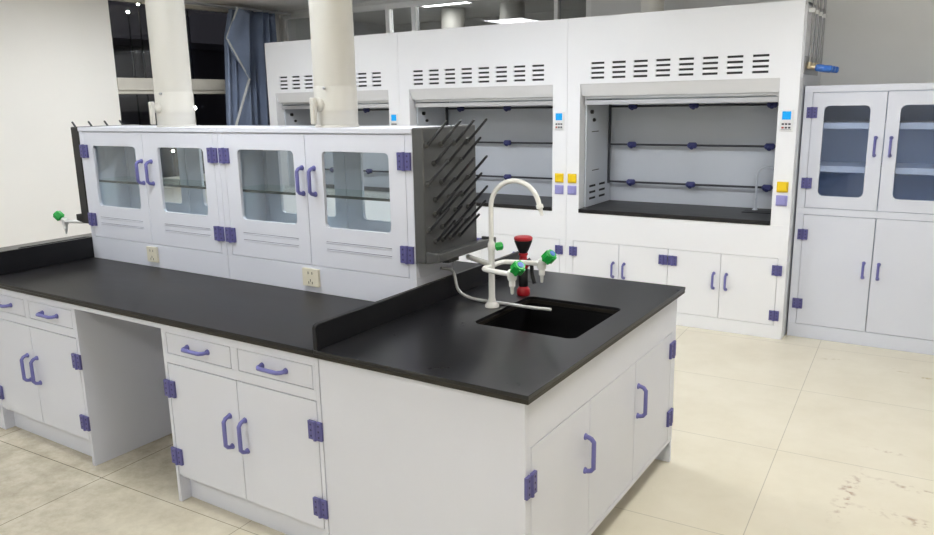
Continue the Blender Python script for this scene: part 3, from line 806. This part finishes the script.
# gas piping on the side of the right hood
t = thing('gas_manifold', (.10, 4.0, 1.80), 'thin steel gas pipes with blue valve on the side of the right hood', 'gas pipes')
SX = .062
for y in (3.86, 4.01, 4.16, 4.33):
    m = MB(); m.tube([(SX+.024, y, 1.895), (SX+.024, y, CEIL)], .0085, 10); m.build('pipe', M['steel'], t)
    m = MB(); m.box(SX, SX+.038, y-.020, y+.020, 2.235, 2.262); m.build('clip', M['winwhite'], t, .003)
boxobj('mounting_plate', M['steel'], (SX, SX+.006, 3.79, 4.36, 1.835, 1.955), t, .002)
m = MB(); m.tube([(SX+.024, 3.84, 1.885), (SX+.024, 4.34, 1.885)], .013, 12)
for y in (3.86, 4.01, 4.16): m.lathe([(.014, -.012), (.018, 0), (.014, .03)], (SX+.024, y, 1.885), seg=12)
m.build('header_tube', M['brass'], t)
for y in (3.86, 4.01, 4.16):
    m = MB(); m.tube([(SX+.02, y, 1.885), (SX+.07, y, 1.880)], [.016, .013], 12)
    m.build('valve_body', M['brass'], t)
    m = MB(); m.lathe([(.015, 0), (.024, .008), (.024, .05), (.02, .058), (.022, .062), (.022, .10), (.016, .106)], (SX+.062, y, 1.878), (1, -.05, -.12), 14)
    m.build('valve_handle', M['blueval'], t)

# ------------------------------------------------------------------ tall storage cabinet
x0, x1, ys, yb, ht = .076, 1.074, 3.826, 4.30, 1.759
t = thing('storage_cabinet', ((x0+x1)/2, 4.06, 0), 'tall pale cabinet with two glass doors above two solid doors, by the grey wall', 'cabinet')
W = M['store']; F = face(0, ys)
m = MB(); e = .017
m.box(x0, x0+.02, ys+e, yb, 0, ht); m.box(x1-.02, x1, ys+e, yb, 0, ht); m.box(x0, x1, ys+e, yb, ht-.02, ht)
m.box(x0+.02, x1-.02, ys+e, yb, 0, .1); m.box(x0+.02, x1-.02, ys+e, yb-.02, .90, .92)
a, b = .1305, 1.0195; c = (a+b)/2
m.box(x0, x1, ys, ys+e, 0, .098); m.box(x0, x1, ys, ys+e, .888, .934); m.box(x0, x1, ys, ys+e, 1.715, ht)
for z0, z1 in ((.098, .888), (.934, 1.715)):
    m.box(x0, a-.0022, ys, ys+e, z0, z1); m.box(b+.0022, x1, ys, ys+e, z0, z1)
m.build('body', W, t, .0015)
m = MB(); m.box(x0+.02, x1-.02, yb-.018, yb-.002, .1, ht-.02); m.build('back_panel', M['store_in'], t, 0, 'blue-grey back panel')
m = MB(); m.box(x0+.0205, x0+.026, ys+.03, yb-.02, .925, ht-.022); m.box(x1-.026, x1-.0205, ys+.03, yb-.02, .925, ht-.022); m.box(x0+.026, x1-.026, ys+.03, yb-.02, .921, .926); m.build('lining', M['store_in'], t, 0, 'blue-grey lining')
for z0, z1 in ((1.470, 1.512), (1.178, 1.222)): boxobj('shelf', M['store'], (x0+.027, x1-.027, ys+.06, yb-.02, z0, z1), t, .003)
add_door(t, F, a, c-.0025, .937, 1.712, W, pane=(.205, .482, 1.02, 1.625), rad=.035, glass=M['storeglass'], handle=(.527, 1.36), hl=.115, hinges=[(a, 1.582), (a, 1.106)])
add_door(t, F, c+.0025, b, .937, 1.712, W, pane=(.655, .932, 1.02, 1.625), rad=.035, glass=M['storeglass'], handle=(.617, 1.36), hl=.115, hinges=[(b, 1.582), (b, 1.106)])
add_door(t, F, a, c-.0025, .101, .885, W, handle=(.527, .528), hl=.10, hinges=[(a, .747), (a, .249)])
add_door(t, F, c+.0025, b, .101, .885, W, handle=(.617, .528), hl=.10, hinges=[(b, .747), (b, .249)])

# ------------------------------------------------------------------ camera, world, view
yaw, pitch, roll, fpx = .5727, -.2148, -.0187, 758.84
f = Vector((-math.sin(yaw)*math.cos(pitch), math.cos(yaw)*math.cos(pitch), math.sin(pitch)))
r = Vector((math.cos(yaw), math.sin(yaw), 0)); u = r.cross(f)
r2 = math.cos(roll)*r + math.sin(roll)*u; u2 = -math.sin(roll)*r + math.cos(roll)*u
cd = bpy.data.cameras.new('camera'); cam = bpy.data.objects.new('camera', cd); COL.objects.link(cam)
R = Matrix((r2, u2, -f)).transposed().to_4x4()
cam.matrix_world = Matrix.Translation((.9869, -1.8485, 1.6949)) @ R
cd.sensor_fit = 'HORIZONTAL'; cd.sensor_width = 36; cd.lens = fpx/934*36; cd.clip_start = .05; cd.clip_end = 200
S.camera = cam
w = bpy.data.worlds.new('world'); S.world = w; w.use_nodes = True
w.node_tree.nodes['Background'].inputs[0].default_value = (.0135, .0125, .0145, 1)
w.node_tree.nodes['Background'].inputs[1].default_value = 1.0
S.view_settings.view_transform = 'Standard'; S.view_settings.look = 'None'
S.view_settings.exposure = 1.2; S.view_settings.gamma = 1; S.view_settings.use_curve_mapping = False
S.cycles.max_bounces = 10; S.cycles.transparent_max_bounces = 24; S.cycles.caustics_reflective = False
